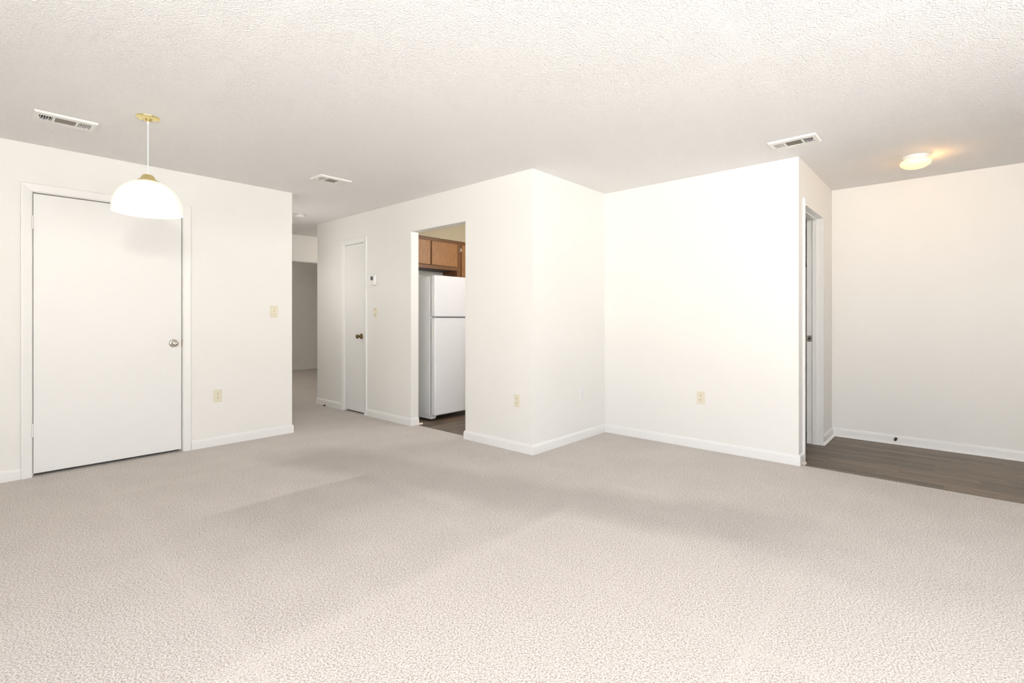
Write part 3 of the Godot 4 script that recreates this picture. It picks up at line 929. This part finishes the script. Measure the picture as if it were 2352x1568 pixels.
# ------------------------------------------------------------------ kitchen
func build_kitchen() -> void:
	var st := S()
	box(st, V(XK + 0.1, 2.135, -4.98), V(6.7, H, -4.672), 0.002)
	tag(put(st, "soffit", M.soffit), "tan painted soffit above the kitchen wall cabinets", "soffit", "", "structure")
	# short wall cabinet over the refrigerator
	var o := thing("wall_cabinet", V(3.78, 1.762, -4.69), "short brown wall cabinet with two doors above the refrigerator", "cabinet", "kitchen wall cabinets")
	var dx := 3.78
	var y0 := 1.762
	st = S()
	box(st, V(3.37 - dx, 0.0, -0.285), V(4.2 - dx, 0.373, -0.02), 0.001)
	put(st, "body", M.wood_frame, o)
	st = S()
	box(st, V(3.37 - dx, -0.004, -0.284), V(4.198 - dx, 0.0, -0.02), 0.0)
	put(st, "shade_panel", M.underside_shade, o)  # dark panel painted as the shade below the cabinet
	st = S()
	box(st, V(3.37 - dx, 0.0, -0.02), V(4.2 - dx, 0.045, 0.0), 0.001)
	put(st, "bottom_rail", M.wood_frame, o)
	st = S()
	box(st, V(3.37 - dx, 0.33, -0.02), V(4.2 - dx, 0.373, 0.0), 0.001)
	put(st, "top_rail", M.wood_frame, o)
	for r in [[3.37, 3.4], [3.75, 3.786], [4.175, 4.2]]:
		st = S()
		box(st, V(r[0] - dx, 0.045, -0.02), V(r[1] - dx, 0.33, 0.0), 0.001)
		put(st, "stile", M.wood_frame, o)
	for r in [[3.395, 3.757], [3.779, 4.187]]:
		st = S()
		box(st, V(r[0] - dx, 1.806 - y0, 0.001), V(r[1] - dx, 2.096 - y0, 0.019), 0.005)
		put(st, "door", M.wood, o)
	# taller cabinet to the right
	o = thing("wall_cabinet", V(4.5, 1.37, -4.69), "tall brown wall cabinet right of the refrigerator, its hinge showing", "cabinet", "kitchen wall cabinets")
	dx = 4.5
	y0 = 1.37
	st = S()
	box(st, V(4.201 - dx, 0.0, -0.285), V(4.96 - dx, 0.765, 0.0), 0.0015)
	put(st, "body", M.wood_frame, o)
	for r in [[4.262, 4.57], [4.585, 4.9]]:
		st = S()
		box(st, V(r[0] - dx, 0.03, 0.001), V(r[1] - dx, 0.725, 0.019), 0.005)
		put(st, "door", M.wood, o)
	for y in [0.1, 0.66]:
		st = S()
		box(st, V(4.244 - dx, y - 0.025, 0.0), V(4.258 - dx, y + 0.025, 0.004), 0.001)
		tube(st, V(4.259 - dx, y - 0.02, 0.006), V(4.259 - dx, y + 0.02, 0.006), 0.004, 8)
		put(st, "hinge", M.nickel, o)
	# refrigerator: front looks along +z
	o = thing("refrigerator", V(3.94, VY, -4.66), "white top-freezer refrigerator standing in the kitchen opening", "refrigerator")
	var fx := 3.585 - 3.94
	var bx := 4.30 - 3.94
	var zf := -4.466 + 4.66      # front of the body
	st = S()
	# side outline with the raised toe at the bottom front
	box(st, V(fx, 0.05, -0.3), V(bx, 1.645 - VY, zf), 0.006)
	box(st, V(fx, 0.022, -0.3), V(fx + 0.004, 0.06, zf), 0.001)
	put(st, "body", M.fridge_side, o)
	st = S()
	sweep(st, [Vector2(fx, 0.022), Vector2(fx + 0.062, 0.022), Vector2(fx + 0.085, 0.05), Vector2(bx - 0.085, 0.05), Vector2(bx - 0.062, 0.022), Vector2(bx, 0.022), Vector2(bx, 0.07), Vector2(fx, 0.07)], V(0, 0, zf - 0.006), V(0, 0, zf + 0.012), Vector3.RIGHT, Vector3.UP)
	put(st, "base_panel", M.fridge, o)
	for y in [[0.06, 1.168], [1.183, 1.653]]:
		st = S()
		box(st, V(fx + 0.004, y[0] - VY + 0.008, zf), V(bx - 0.004, y[1] - VY - 0.008, zf + 0.014), 0.0)
		var gk := put(st, "gasket", M.gasket, o)
		gk.name = "door_gasket" if y[0] < 1.0 else "freezer_gasket"
		st = S()
		box(st, V(fx, y[0] - VY, zf + 0.012), V(bx, y[1] - VY, zf + 0.083), 0.009)
		var dr := put(st, "fridge_door" if y[0] < 1.0 else "freezer_door", M.fridge, o)
		st = S()
		var h0 := 0.885 if y[0] < 1.0 else 1.246
		var h1 := 1.093 if y[0] < 1.0 else 1.444
		box(st, V(fx - 0.004, h0 - VY, zf + 0.026), V(fx + 0.006, h1 - VY, zf + 0.046), 0.003)
		put(st, "handle", M.cream, dr)
	for y in [1.16, 1.192]:
		st = S()
		lathe(st, [Vector2(0.004, 0), Vector2(0.004, 0.002), Vector2(0, 0.003)], 10, Transform3D(Basis(Vector3.BACK, PI / 2), V(fx, y - VY, zf - 0.004)))
		put(st, "screw", M.slot, o)
	for p in [V(fx + 0.05, 0, 0.12), V(bx - 0.05, 0, 0.12), V(fx + 0.05, 0, -0.22), V(bx - 0.05, 0, -0.22)]:
		st = S()
		tube(st, p, p + V(0, 0.052, 0), 0.018, 14)
		put(st, "foot", M.dark, o)
	# shelf and rod in the entry closet
	o = thing("closet_shelf", V(5.2, 1.79, -1.4), "white closet shelf seen through the gap of the entry closet frame", "shelf")
	st = S()
	box(st, V(4.53 - 5.2, 0.02, -0.235), V(XE - 5.2, 0.04, 0.25), 0.002)
	put(st, "board", M.trim, o)
	st = S()
	box(st, V(XE - 5.2 - 0.018, -0.06, -0.235), V(XE - 5.2, 0.02, 0.2), 0.002)
	put(st, "cleat", M.trim, o)
	o = thing("closet_rod", V(5.2, 1.715, -1.13), "dark closet rod under the shelf in the entry closet", "closet rod")
	st = S()
	tube(st, V(4.53 - 5.2, 0, 0), V(XE - 5.2, 0, 0), 0.015, 16)
	put(st, "rod", M.bronze, o)
	st = S()
	lathe(st, [Vector2(0, 0), Vector2(0.03, 0), Vector2(0.026, 0.012), Vector2(0.018, 0.014)], 16, Transform3D(Basis(Vector3.BACK, PI / 2), V(XE - 5.2 - 0.001, 0, 0)))
	put(st, "socket", M.bronze, o)

# ------------------------------------------------------------------ scene
func _ready() -> void:
	# camera: level, with a small vertical lens shift
	var cam := Camera3D.new()
	cam.name = "camera"
	cam.projection = Camera3D.PROJECTION_FRUSTUM
	cam.near = 0.05
	cam.far = 100.0
	cam.keep_aspect = Camera3D.KEEP_HEIGHT
	cam.size = 0.05 * 1568.0 / 1137.51
	cam.frustum_offset = Vector2(0, 0.05 * (731.06 - 784.0) / 1137.51)
	cam.position = Vector3(0, 1.1621, 0)
	cam.rotation.y = -deg_to_rad(48.1396)
	add_child(cam)
	cam.current = true
	# sky: bright haze; sun high over the far side of the building
	var env := Environment.new()
	var sky := Sky.new()
	var sm_ := ProceduralSkyMaterial.new()
	sm_.sky_top_color = c8(188, 208, 236)
	sm_.sky_horizon_color = c8(236, 238, 240)
	sm_.ground_horizon_color = c8(214, 210, 204)
	sm_.ground_bottom_color = c8(190, 186, 180)
	sm_.sky_energy_multiplier = 1.66
	sm_.ground_energy_multiplier = 2.0
	sky.sky_material = sm_
	env.background_mode = Environment.BG_SKY
	env.sky = sky
	env.tonemap_mode = Environment.TONE_MAPPER_LINEAR
	env.tonemap_exposure = 1.09
	env.sdfgi_enabled = true
	env.ssao_enabled = true
	env.ssil_enabled = true
	var we := WorldEnvironment.new()
	we.name = "world_environment"
	we.environment = env
	add_child(we)
	var sun := DirectionalLight3D.new()
	sun.name = "sun"
	sun.light_energy = 13.0
	sun.light_color = c8(254, 250, 245)
	sun.light_angular_distance = 0.6
	sun.shadow_enabled = true
	sun.rotation = Vector3(deg_to_rad(-52), deg_to_rad(130), 0)   # shines towards -x and +z
	add_child(sun)
	materials()
	build_shell()
	build_trim()
	build_doors()
	window("window_1", V(XW - 0.01, 0.0, -2.0), Vector3.BACK, Vector3.RIGHT, 3.0, 2.12, 3, "wide sliding glass door behind the camera")
	window("window_2", V(-1.1, 0.5, ZS + 0.01), Vector3.RIGHT, Vector3.FORWARD, 4.1, 1.62, 3, "wide window behind the camera")
	window("window_3", V(1.6, 0.7, -10.7), Vector3.BACK, Vector3.RIGHT, 2.2, 1.4, 2, "added bedroom window out of sight, for light")  # unseen window added to brighten the bedroom
	build_lamps()
	build_plates()
	register(V(0.457, H, -4.285), 0.0, "white ceiling register left of the brass lamp canopy")
	register(V(2.287, H, -4.285), 0.0, "white ceiling register before the hall entrance")
	register(V(4.027, H, -0.87), PI / 2, "white ceiling register above the end of the wide right wall")
	build_kitchen()
